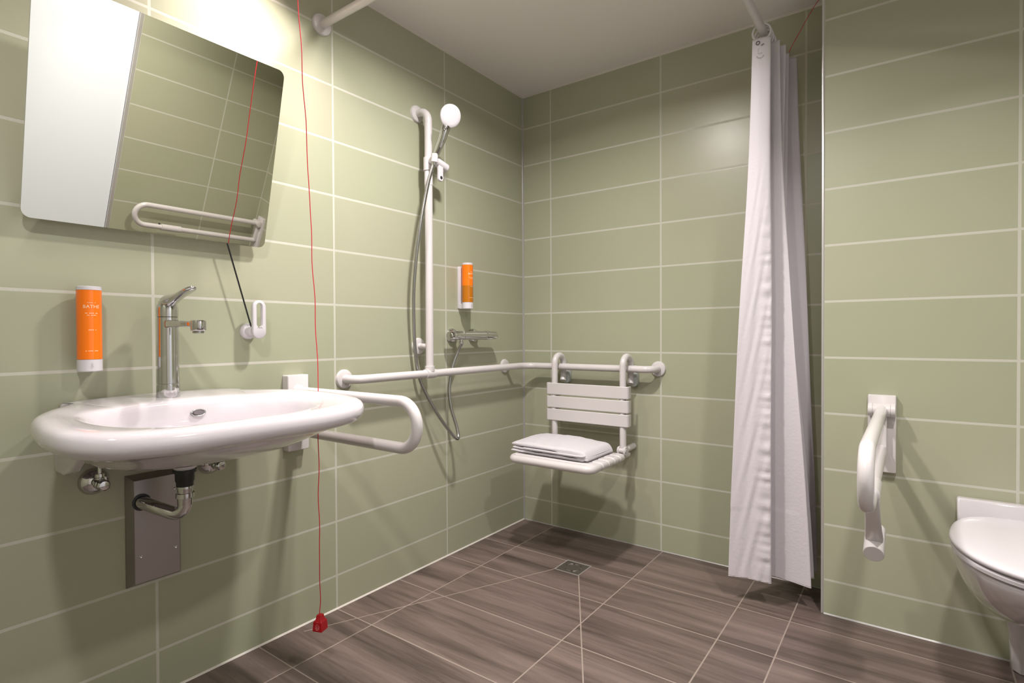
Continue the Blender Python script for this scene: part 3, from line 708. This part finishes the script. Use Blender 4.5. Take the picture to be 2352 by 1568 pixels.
# ------------------------------------------------------------------ hanging shower seat
def seat():
    root = thing('hanging_shower_chair', (.45, 0, .40), 'white slatted folding shower seat hooked over the corner handrail', 'shower seat')
    XL, XRt, YB, zs = .272, .640, -.118, .452
    for x in (XL, XRt):
        bm = NB()
        path = fillet([(x, YB, .478), (x, YB, .905), (x, -.031, .905), (x, -.031, .800), (x + .004, -.044, .775)], [.042, .042, .02], 10)
        tube(bm, path, .0155, 24); obj('hook_upright', bm, 'white_coat', root)
        bm = NB(); rbox(bm, (x + .010, -.0150, .812), (.040, .028, .100), .018, 'y', 6, edge=.003); obj('wall_pad', bm, 'grey_rubber', root)
        # hinge fork, wall strut below
        bm = NB()
        for s in (-1, 1): rbox(bm, (x + s * .0155, YB - .004, .472), (.009, .042, .040), .015, 'x', 6, edge=.001)
        lathe(bm, (x - .022, YB - .012, .474), (1, 0, 0), [(0, .0105), (.044, .0105)], 20)
        obj('hinge', bm, 'white_coat', root)
        bm = NB(); lathe(bm, (x - .0225, YB - .012, .474), (1, 0, 0), [(0, .0065), (.045, .0065)], 20); obj('hinge_pin', bm, 'grey_rubber', root)
        bm = NB(); tube(bm, [(x + .003, YB + .010, .474), (x + .003, -.012, .476)], .0145, 20); tube(bm, [(x + .003, -.013, .476), (x + .003, -.003, .476)], .0148, 20, round_cap=False); obj('wall_strut', bm, 'white_coat', root, bevel=.003)
        bm = NB(); tube(bm, [(x, YB - .09, .446), (x, YB + .055, .446)], .0125, 20); obj('seat_arm', bm, 'white_coat', root)
    for k in range(3):
        z1 = .770 - k * .0645; z0 = z1 - .0575; a, b = .2285, .6745
        bm = NB(); fr = -.137; r = .012; poly = []
        # slat wraps round both uprights: shallow C in plan
        pl = fillet([(a + .003, YB + .022, 0), (a, fr, 0), (b, fr, 0), (b - .003, YB + .022, 0)], .014, 6)
        inn = fillet([(b - .010, YB + .022, 0), (b - .008, fr + .006, 0), (a + .008, fr + .006, 0), (a + .010, YB + .022, 0)], .010, 6)
        poly = [(p.x, p.y) for p in pl] + [(p.x, p.y) for p in inn]
        prism(bm, poly, z0, z1); obj('backrest_slat', bm, 'white_coat', root, bevel=.003, angle=30)
    # seat: frame with slats wrapped over the side tubes; front slat is a thick roll
    x0, x1, yf, yb = .236, .672, -.470, -.170
    for k in range(5):
        ya = yf + .030 + k * .0565; y1_ = ya + .0515
        rr = .0175
        pl = []
        def prof(side_x, s):
            out = []
            for j in range(9):
                t = -PI / 2 + PI * j / 8
                out.append((side_x + s * rr * math.cos(t), zs + rr * math.sin(t) * 1.0))
            return out
        R = prof(x1 - rr, 1); Lp = [(p[0], p[1]) for p in prof(x0 + rr, -1)][::-1]
        poly = R + Lp
        bm = NB(); prism(bm, poly, ya, y1_, axis='y'); obj('seat_slat', bm, 'white_coat', root, bevel=.007, angle=50)
    bm = NB(); tube(bm, fillet([(x0 + .017, yf + .050, zs), (x0 + .017, yf + .004, zs), (x1 - .017, yf + .004, zs), (x1 - .017, yf + .050, zs)], .030, 10), .0180, 24); obj('front_roll', bm, 'white_coat', root)
    bm = NB()
    for xx in (x0 + .017, x1 - .017): tube(bm, [(xx, yf + .05, zs), (xx, yb + .005, zs)], .014, 20)
    tube(bm, [(x0 + .02, yb, zs - .002), (x1 - .02, yb, zs - .002)], .012, 20); obj('seat_frame', bm, 'white_coat', root)
seat()
def towel():
    root = thing('folded_towel', (.42, -.29, .471), 'folded white towel lying on the shower seat', 'towel')
    # stacked folded layers; each layer is a soft slab with round folded front edge
    x0, x1, y0, y1 = .215, .610, -.428, -.165
    ang = math.radians(-2)
    nx, ny = 34, 26
    def top_z(u, v, base):
        return base
    specs = [(.4712, .4835, 0, 0), (.4842, .4965, .004, .003), (.4972, .514, -.003, .006)]
    for li, (za, zb, dx, dy) in enumerate(specs):
        bm = NB(); rs = []
        for j in range(ny + 1):
            t = j / ny; y = y0 + dy + (y1 - y0 - dy) * t
            e = min(1, math.sqrt(max(0, 1 - (1 - min(t / .05, 1)) ** 2)) + .12, math.sqrt(max(0, 1 - (1 - min((1 - t) / .05, 1)) ** 2)) + .12)
            up, lo = [], []
            for i in range(nx + 1):
                s = i / nx; x = x0 + dx + (x1 - x0) * s + .004 * math.sin(3 * t + li)
                ex = min(1, math.sqrt(max(0, 1 - (1 - min(s / .03, 1)) ** 2)) + .15, math.sqrt(max(0, 1 - (1 - min((1 - s) / .035, 1)) ** 2)) + .1)
                k = e * ex
                mid = (za + zb) / 2; h = (zb - za) / 2
                sag = 0
                if li == 2:
                    sag = .013 * math.sin(PI * min(1, max(0, s)) ** .8) * (.25 + .75 * t) + .004 * math.sin(PI * t)
                    if s > .8: sag *= 1 - .6 * ((s - .8) / .2) ** 2
                wob = .0012 * math.sin(13 * s + 2 * li + 3 * t) + .0009 * math.sin(29 * s * (1 + .2 * li) + 9 * t) + .0005 * math.sin(60 * s + 41 * t)
                cx_, cy_ = (x0 + x1) / 2, (y0 + y1) / 2; ddx, ddy = x - cx_, y - cy_
                X = cx_ + ddx * math.cos(ang) - ddy * math.sin(ang); Y = cy_ + ddx * math.sin(ang) + ddy * math.cos(ang)
                up.append(V((X, Y, mid + h * k + sag + wob * k))); q = max(0, (s - .95) / .05) if li == 2 else 0
                if q: up[-1] = V((X + .016 * math.sqrt(max(0, q * (2 - q))) * .9, Y, (mid + h * (1 if q < 1 else k) + sag) * (1 - q ** 2.2) + .478 * q ** 2.2))
                lo.append(V((X + (.012 * q), Y, max(mid - h * k + wob * .3, .4712) * (1 - q) + .4715 * q)))
            rs.append(up + lo[::-1])
        rings(bm, rs)
        obj('towel_layer', bm, 'towel', root, angle=180, subsurf=1)
    # rolled fold line at the front right
    bm = NB(); tube(bm, catmull([(.30, -.430, .497), (.42, -.434, .497), (.54, -.438, .4965), (.598, -.434, .4965), (.606, -.41, .497)], 8), .0042, 10, round_cap=True); obj('folded_edge', bm, 'towel', root)
towel()

# ------------------------------------------------------------------ floor drain
def drain():
    x0, x1, y0, y1 = .474, .593, -.457, -.341; c = ((x0 + x1) / 2, (y0 + y1) / 2)
    root = thing('floor_drain', (c[0], c[1], 0), 'square steel floor drain in the shower floor', 'floor drain')
    bm = NB()
    def sq(i, z): return [V(p) for p in ((x0 + i, y0 + i, z), (x1 - i, y0 + i, z), (x1 - i, y1 - i, z), (x0 + i, y1 - i, z))]
    rings(bm, [sq(0, .0002), sq(0, .0016), sq(.0035, .0016), sq(.0038, .0008)], cap1=False); obj('frame', bm, 'alu', root, smooth=False)
    bm = NB(); rings(bm, [sq(.0036, .0003), sq(.0036, .0009)])
    for a0 in range(6):
        for rr in (.036,):
            p = [V((c[0] + rr * math.cos(t), c[1] + rr * math.sin(t), .0012)) for t in [a0 * PI / 3 + k * .1 for k in range(8)]]
            tube(bm, p, .0016, 6)
    obj('grate', bm, 'steel', root)
    for a0 in range(6):
        bm = NB(); t = a0 * PI / 3 + .9; lathe(bm, (c[0] + .036 * math.cos(t), c[1] + .036 * math.sin(t), .0005), (0, 0, 1), [(0, .0035), (.0007, .0035)], 12)
        obj('drain_hole', bm, 'dark', root)
drain()

# ------------------------------------------------------------------ curtain rod, rings, curtain
ZRD = 2.124; XRD = 1.27
def rod():
    root = thing('curtain_rod', (0, -1.262, ZRD), 'white bent shower curtain rod from the left wall to the back wall', 'curtain rod')
    bm = NB(); tube(bm, fillet([(.010, -1.262, ZRD), (XRD, -1.262, ZRD), (XRD, -.010, ZRD)], .12, 12), .0145, 24); obj('rod', bm, 'white_coat', root)
    for p, n in (((0, -1.262, ZRD), (1, 0, 0)), ((XRD, 0, ZRD), (0, -1, 0))):
        bm = NB(); rosette(bm, p, n, .038); obj('wall_flange', bm, 'white_coat', root)
rod()
TOP = [(1.240, -.302), (1.270, -.304), (1.300, -.293), (1.290, -.270), (1.255, -.262), (1.262, -.246), (1.321, -.246), (1.300, -.222), (1.258, -.215), (1.275, -.198), (1.334, -.197), (1.30, -.165), (1.262, -.155), (1.285, -.130), (1.333, -.122), (1.290, -.095), (1.30, -.078), (1.345, -.072), (1.352, -.064)]
BOT = [(1.156, -.306), (1.228, -.290), (1.300, -.285), (1.285, -.252), (1.262, -.232), (1.285, -.216), (1.352, -.222), (1.425, -.238), (1.395, -.200), (1.300, -.178), (1.285, -.160), (1.360, -.150), (1.425, -.140), (1.370, -.118), (1.300, -.105), (1.330, -.085), (1.385, -.078), (1.420, -.066), (1.426, -.060)]
ZTOP, ZBOT = 2.088, .088
def curtain():
    nseg = 11
    Tp = catmull([(a, b, 0) for a, b in TOP], nseg); Bp = catmull([(a, b, 0) for a, b in BOT], nseg)
    bm = NB(); rows = 240; grid = []
    for j in range(rows + 1):
        v = j / rows; w = v ** .95; z = ZTOP + (ZBOT - ZTOP) * v
        w = .5 * v + .5 * (1 - (1 - v) ** 1.6) if v > 0 else 0
        w = v ** 1.0 * .55 + .45 * (3 * v * v - 2 * v ** 3)
        row = []
        for i, (a, b) in enumerate(zip(Tp, Bp)):
            s = i / (len(Tp) - 1); p = a.lerp(b, w)
            am = math.sin(PI * min(1, v * 1.15)) if v < .87 else .35
            # puckered hem beside the first fold
            hem = math.exp(-((s - .100) / .022) ** 2)
            dy = -.0021 * hem * (math.sin(v * 190 + 3 * math.sin(v * 31)) + .7 * math.sin(v * 330 + 2 * math.sin(v * 47))) * min(1, max(0, (v - .25) / .2))
            diag = math.exp(-((s - .060) / .032) ** 2) * (.0032 * math.sin(v * 52 + s * 210) + .0014 * math.sin(v * 118 + s * 330)) * min(1, max(0, (v - .2) / .35))
            soft = .004 * math.sin(9 * v + 30 * s) * am
            dz = .006 * math.sin(s * 40) * (v > .99)
            row.append(bm.verts.new((p.x + soft * .5, p.y + dy + diag + soft, z + (0 if v < 1 else .0015 * math.sin(25 * s)))))
        grid.append(row)
    for a, b in zip(grid, grid[1:]):
        for i in range(len(a) - 1): bm.faces.new((a[i], a[i + 1], b[i + 1], b[i]))
    root = thing('shower_curtain', (XRD, -.18, ZBOT), 'white shower curtain pushed together beside the tiled wall edge', 'curtain')
    o = obj('curtain_fabric', bm, 'curtain', root, angle=180)
    s = o.modifiers.new('thick', 'SOLIDIFY'); s.thickness = .0006
    # bottom hem
    bm = NB(); path = [V((a.x, a.y, ZBOT + .003 + .0015 * math.sin(25 * i / (len(Bp) - 1)))) for i, a in enumerate(Bp)]
    tube(bm, path, .0008, 6); obj('hem', bm, 'curtain', root)
    # eyelet and the printed care mark on the front fold
    def on(u, v, d=.0022):
        x = 1.240 + u; t = (x - 1.240) / .060
        return V((x, -.3035 - d + .006 * max(0, t - .5), ZTOP - v))
    bm = NB(); c = on(.020, .018); tube(bm, [c + V((.0062 * math.cos(a), 0, .0062 * math.sin(a))) for a in [2 * PI * k / 20 for k in range(20)]], .0016, 8, closed=True); obj('eyelet', bm, 'print', root)
    bm = NB()
    def dash(u, v, du, dv, w):
        a, b = on(u, v), on(u + du, v + dv); tube(bm, [a, b], w, 6)
    dash(.031, .030, .009, -.005, .0012)
    for k in range(9):
        t = PI * (1.12 + .76 * k / 8); dash(.028 - .012 * math.cos(t) * -1 - .0008, .062 - .012 * math.sin(t), .0014, .0006, .0009)
    for k in range(4): dash(.020 + .004 * k, .056 + .0015 * (k % 2), .002, .001, .0006)
    dash(.020, .054, .0015, -.014, .0003); dash(.0215, .040, .004, -.002, .0003)
    obj('printed_mark', bm, 'print', root)
    return root
curtain()
def ring_proto():
    root = thing('curtain_ring', (XRD, 0, ZRD), 'white plastic curtain ring on the rod, front one of the bunch', 'curtain ring', 'curtain rings on the rod')
    bm = NB(); n = 32
    for k0 in (0,):
        pts = [V((XRD + .030 * math.cos(a), 0, ZRD - .0125 + .030 * math.sin(a))) for a in [2 * PI * k / n for k in range(n)]]
        tube(bm, pts, .0040, 10, closed=True)
    obj('loop', bm, 'white_plastic', root)
    bm = NB(); tube(bm, fillet([(XRD, 0, ZRD - .042), (XRD, -.001, ZRD - .056), (XRD, -.006, ZRD - .060), (XRD, -.008, ZRD - .052)], .003, 4), .0018, 8); obj('hook', bm, 'white_plastic', root)
    return root
rp = ring_proto()
ry = [-.292, -.262, -.236, -.210, -.186, -.162, -.138, -.112, -.090]
names = ['front', 'second', 'third', 'fourth', 'fifth', 'sixth', 'seventh', 'eighth', 'rearmost']
for i, y in enumerate(ry):
    if i == 0: r0 = rp
    else:
        r0 = rp.copy(); COL.objects.link(r0)
        for ch in rp.children:
            c = ch.copy(); COL.objects.link(c); c.parent = r0
    r0.location = (XRD, y, ZRD); r0.rotation_euler = (0, 0, random.uniform(-.15, .15) if i else .12)
    if i == 0: r0['label'] = 'white curtain ring nearest the camera, its hook in the curtain eyelet'
    elif i == len(ry) - 1: r0['label'] = 'white curtain ring furthest back on the rod, nearest the wall'
    else: r0['label'] = 'white curtain ring on the rod, %s one counted from the front' % names[i]

# ------------------------------------------------------------------ emergency pull cords
def cords():
    root = thing('emergency_pull_cord', (.278, -1.478, .11), 'red emergency pull cord hanging beside the washbasin with a red pull weight near the floor', 'pull cord')
    P = [(.290, -1.558, CEIL - .012), (.287, -1.545, 2.05), (.287, -1.529, 1.80), (.280, -1.506, 1.47), (.277, -1.492, 1.19), (.275, -1.478, .90), (.277, -1.480, .60), (.276, -1.478, .35), (.277, -1.479, .170)]
    pts = catmull(P, 12); q = []
    for i, p in enumerate(pts):
        k = 0 if i in (0, len(pts) - 1) else 1
        q.append(p + V((.0013 * math.sin(i * .9) * k, .0013 * math.sin(i * .63 + 1) * k, 0)))
    bm = NB(); tube(bm, q, .0013, 8); obj('cord', bm, 'redcord', root)
    # weight: house-shaped block with sloping shoulders, turned to the corner
    Rz = Matrix.Translation((.277, -1.479, .146)) @ Matrix.Rotation(math.radians(20), 4, 'Z') @ Matrix.Diagonal((.80, .80, .74, 1))
    bm = NB()
    def sq(h, s): return [V((s * a, s * b, h)) for a, b in ((-1, -1), (1, -1), (1, 1), (-1, 1))]
    rings(bm, [sq(-.030, .0185), sq(-.027, .0200), sq(.008, .0178), sq(.016, .0120), sq(.030, .0100), sq(.034, .0085)])
    bm.transform(Rz); w = obj('pull_weight', bm, 'red', root, bevel=.001, angle=30)
    bm = NB()
    def fx(z): return .0200 - (z + .027) / .031 * .003
    def L(pts): tube(bm, [V((y_, -fx(z_) - .0005, z_)) for y_, z_ in pts], .0006, 6)
    L([(.0035 * math.cos(a), .0045 + .0042 * math.sin(a)) for a in [2 * PI * k / 14 for k in range(15)]])
    L([(-.006, -.019), (-.007, -.004), (.007, -.004), (.007, -.019)]); L([(-.003, -.008), (-.003, -.022), (.003, -.022), (.003, -.008)])
    bm.transform(Rz); obj('person_symbol', bm, 'red_print', w)
    bm = NB(); lathe(bm, (.290, -1.558, CEIL - .0005), (0, 0, -1), [(0, .035), (.004, .036), (.011, .030), (.012, .004)], 32); obj('ceiling_box', bm, 'white_plastic', root)
    root = thing('emergency_pull_cord', (1.43, -.05, CEIL), 'thin red pull cord slanting from the ceiling to behind the curtain top', 'pull cord')
    bm = NB(); tube(bm, catmull([(1.432, -.055, CEIL - .003), (1.408, -.062, 2.262), (1.365, -.058, 2.195), (1.315, -.045, 2.110), (1.300, -.035, 2.0), (1.299, -.032, .9)], 8), .0011, 8); obj('cord', bm, 'redcord', root)
    bm = NB(); lathe(bm, (1.432, -.055, CEIL - .0003), (0, 0, -1), [(0, .007), (.004, .006)], 16); obj('ceiling_hook', bm, 'white_plastic', root)
cords()

# ------------------------------------------------------------------ toilet
def toilet():
    cx = 1.995; root = thing('toilet', (cx, YP, 0), 'white ceramic toilet with closed lid at the right edge', 'toilet')
    def outl(hw, yb, yf, n=48, e=2.5):
        """D-like plan: straight-ish back, elliptical front; yb back y, yf front y"""
        pts = []; ym = yb + (yf - yb) * .48
        for k in range(n):
            a = 2 * PI * k / n; c, s = math.cos(a), math.sin(a)
            if s <= 0:   # front half (towards -y)
                x = hw * c; y = ym + (ym - yf) * s
            else:
                ex = 3.2
                kx = (abs(c) ** ex + abs(s) ** ex) ** (-1 / ex); x = hw * c * kx * (1 - .12 * s); y = ym + (yb - ym) * s * kx
            pts.append((cx + x, y))
        return pts
    def lay(hw, yb, yf, z): return [V((x, y, z)) for x, y in outl(hw, yb, yf)]
    Y = YP - .001
    bm = NB()
    rings(bm, [lay(.055, Y, -.36, .185), lay(.095, Y, -.46, .205), lay(.135, Y, -.58, .255), lay(.165, Y, -.685, .320), lay(.180, Y, -.748, .375), lay(.186, Y, -.765, .405), lay(.185, Y, -.764, .412), lay(.160, Y - .02, -.74, .414)])
    obj('bowl', bm, 'ceramic', root, subsurf=1, angle=180)
    bm = NB()
    prism(bm, [(Y, .40), (Y, .490), (Y - .030, .490), (Y - .055, .440), (Y - .060, .40)], cx - .160, cx + .160, axis='x')
    obj('back_ledge', bm, 'ceramic', root, bevel=.006)
    bm = NB()
    def ped(hw, yf, z): return [V((cx + a, b, z)) for a, b in ((-hw, Y), (hw, Y), (hw, yf), (hw * .5, yf - .02), (-hw * .5, yf - .02), (-hw, yf))]
    rings(bm, [ped(.030, -.27, .0005), ped(.034, -.29, .08), ped(.055, -.34, .195), ped(.07, -.38, .215)]); obj('pedestal', bm, 'ceramic', root, bevel=.004)
    bm = NB(); rings(bm, [lay(.180, -.285, -.760, .4155), lay(.187, -.28, -.768, .418), lay(.188, -.28, -.770, .427), lay(.184, -.285, -.765, .4305)])
    obj('seat_ring', bm, 'white_plastic', root, angle=60)
    bm = NB(); rings(bm, [lay(.182, -.272, -.765, .4335), lay(.191, -.262, -.775, .4365), lay(.193, -.26, -.778, .445), lay(.190, -.263, -.774, .451), lay(.175, -.275, -.755, .4555), lay(.11, -.35, -.66, .4585), lay(.03, -.46, -.55, .4592)])
    obj('lid', bm, 'white_plastic', root, angle=180, subsurf=1)
toilet()

# ------------------------------------------------------------------ lights: recessed ceiling downlights; D is an unseen lamp added as fill
LIGHTS = [('A', (.20, -1.56), 7, (1, .87, .82), 114), ('B', (.78, -1.15), 27, (1, .95, .91), 158), ('C', (1.90, -1.30), 15, (1, .94, .89), 130), ('D', (1.2, -2.5), 17, (1, .97, .96), 170)]
wh = {'A': 'close to the left wall above the mirror', 'B': 'in the middle of the ceiling near the curtain rod', 'C': 'above the toilet', 'D': 'added behind the camera as fill light'}
m, nt, b = newmat('lamp_glass'); M['lamp_glass'] = m
b.inputs['Emission Color'].default_value = (1, .93, .82, 1); b.inputs['Emission Strength'].default_value = 4
for k, (x, y), pw, col, spread in LIGHTS:
    t = thing('recessed_downlight', (x, y, CEIL), 'round recessed ceiling downlight ' + wh[k], 'ceiling light', 'recessed ceiling downlights')
    bm = NB(); n = 40
    R = [[V((x + r * math.cos(2 * PI * i / n), y + r * math.sin(2 * PI * i / n), z)) for i in range(n)] for r, z in ((.046, CEIL - .0005), (.056, CEIL - .0005), (.056, CEIL - .004), (.047, CEIL - .007), (.045, CEIL - .001))]
    rings(bm, R, cap0=False, cap1=False); obj('trim_ring', bm, 'lamp_rim', t)
    bm = NB(); lathe(bm, (x, y, CEIL - .0004), (0, 0, -1), [(0, .044), (.001, .044)], 32); obj('lamp_disc', bm, 'lamp_glass', t)
    ld = bpy.data.lights.new('downlight', 'AREA'); ld.shape = 'DISK'; ld.size = .11; ld.energy = pw; ld.color = col; ld.spread = math.radians(spread)
    lo = bpy.data.objects.new('lamp', ld); COL.objects.link(lo); lo.location = (x, y, CEIL - .012)

w = bpy.data.worlds.new('w'); SC.world = w; w.use_nodes = True
w.node_tree.nodes['Background'].inputs[0].default_value = (.8, .85, 1, 1); w.node_tree.nodes['Background'].inputs[1].default_value = .05

# ------------------------------------------------------------------ camera
yaw, pit, roll = -.62860, .012757, -.004734
fwd = V((math.sin(yaw) * math.cos(pit), math.cos(yaw) * math.cos(pit), -math.sin(pit)))
Rt = V((math.cos(yaw), -math.sin(yaw), 0)); Up = Rt.cross(fwd)
r2 = Rt * math.cos(roll) + Up * math.sin(roll); u2 = -Rt * math.sin(roll) + Up * math.cos(roll)
cd = bpy.data.cameras.new('camera'); cam = bpy.data.objects.new('camera', cd); COL.objects.link(cam)
cam.matrix_world = Matrix(((r2.x, u2.x, -fwd.x, 1.7175), (r2.y, u2.y, -fwd.y, -2.4693), (r2.z, u2.z, -fwd.z, 1.0117), (0, 0, 0, 1)))
cd.sensor_width = 36; cd.sensor_fit = 'HORIZONTAL'; cd.lens = 1262.66 / 2352 * 36; cd.clip_start = .01
SC.camera = cam
SC.view_settings.view_transform = 'Standard'; SC.view_settings.look = 'None'; SC.view_settings.gamma = 1
SC.view_settings.use_curve_mapping = False; SC.view_settings.exposure = 0.02
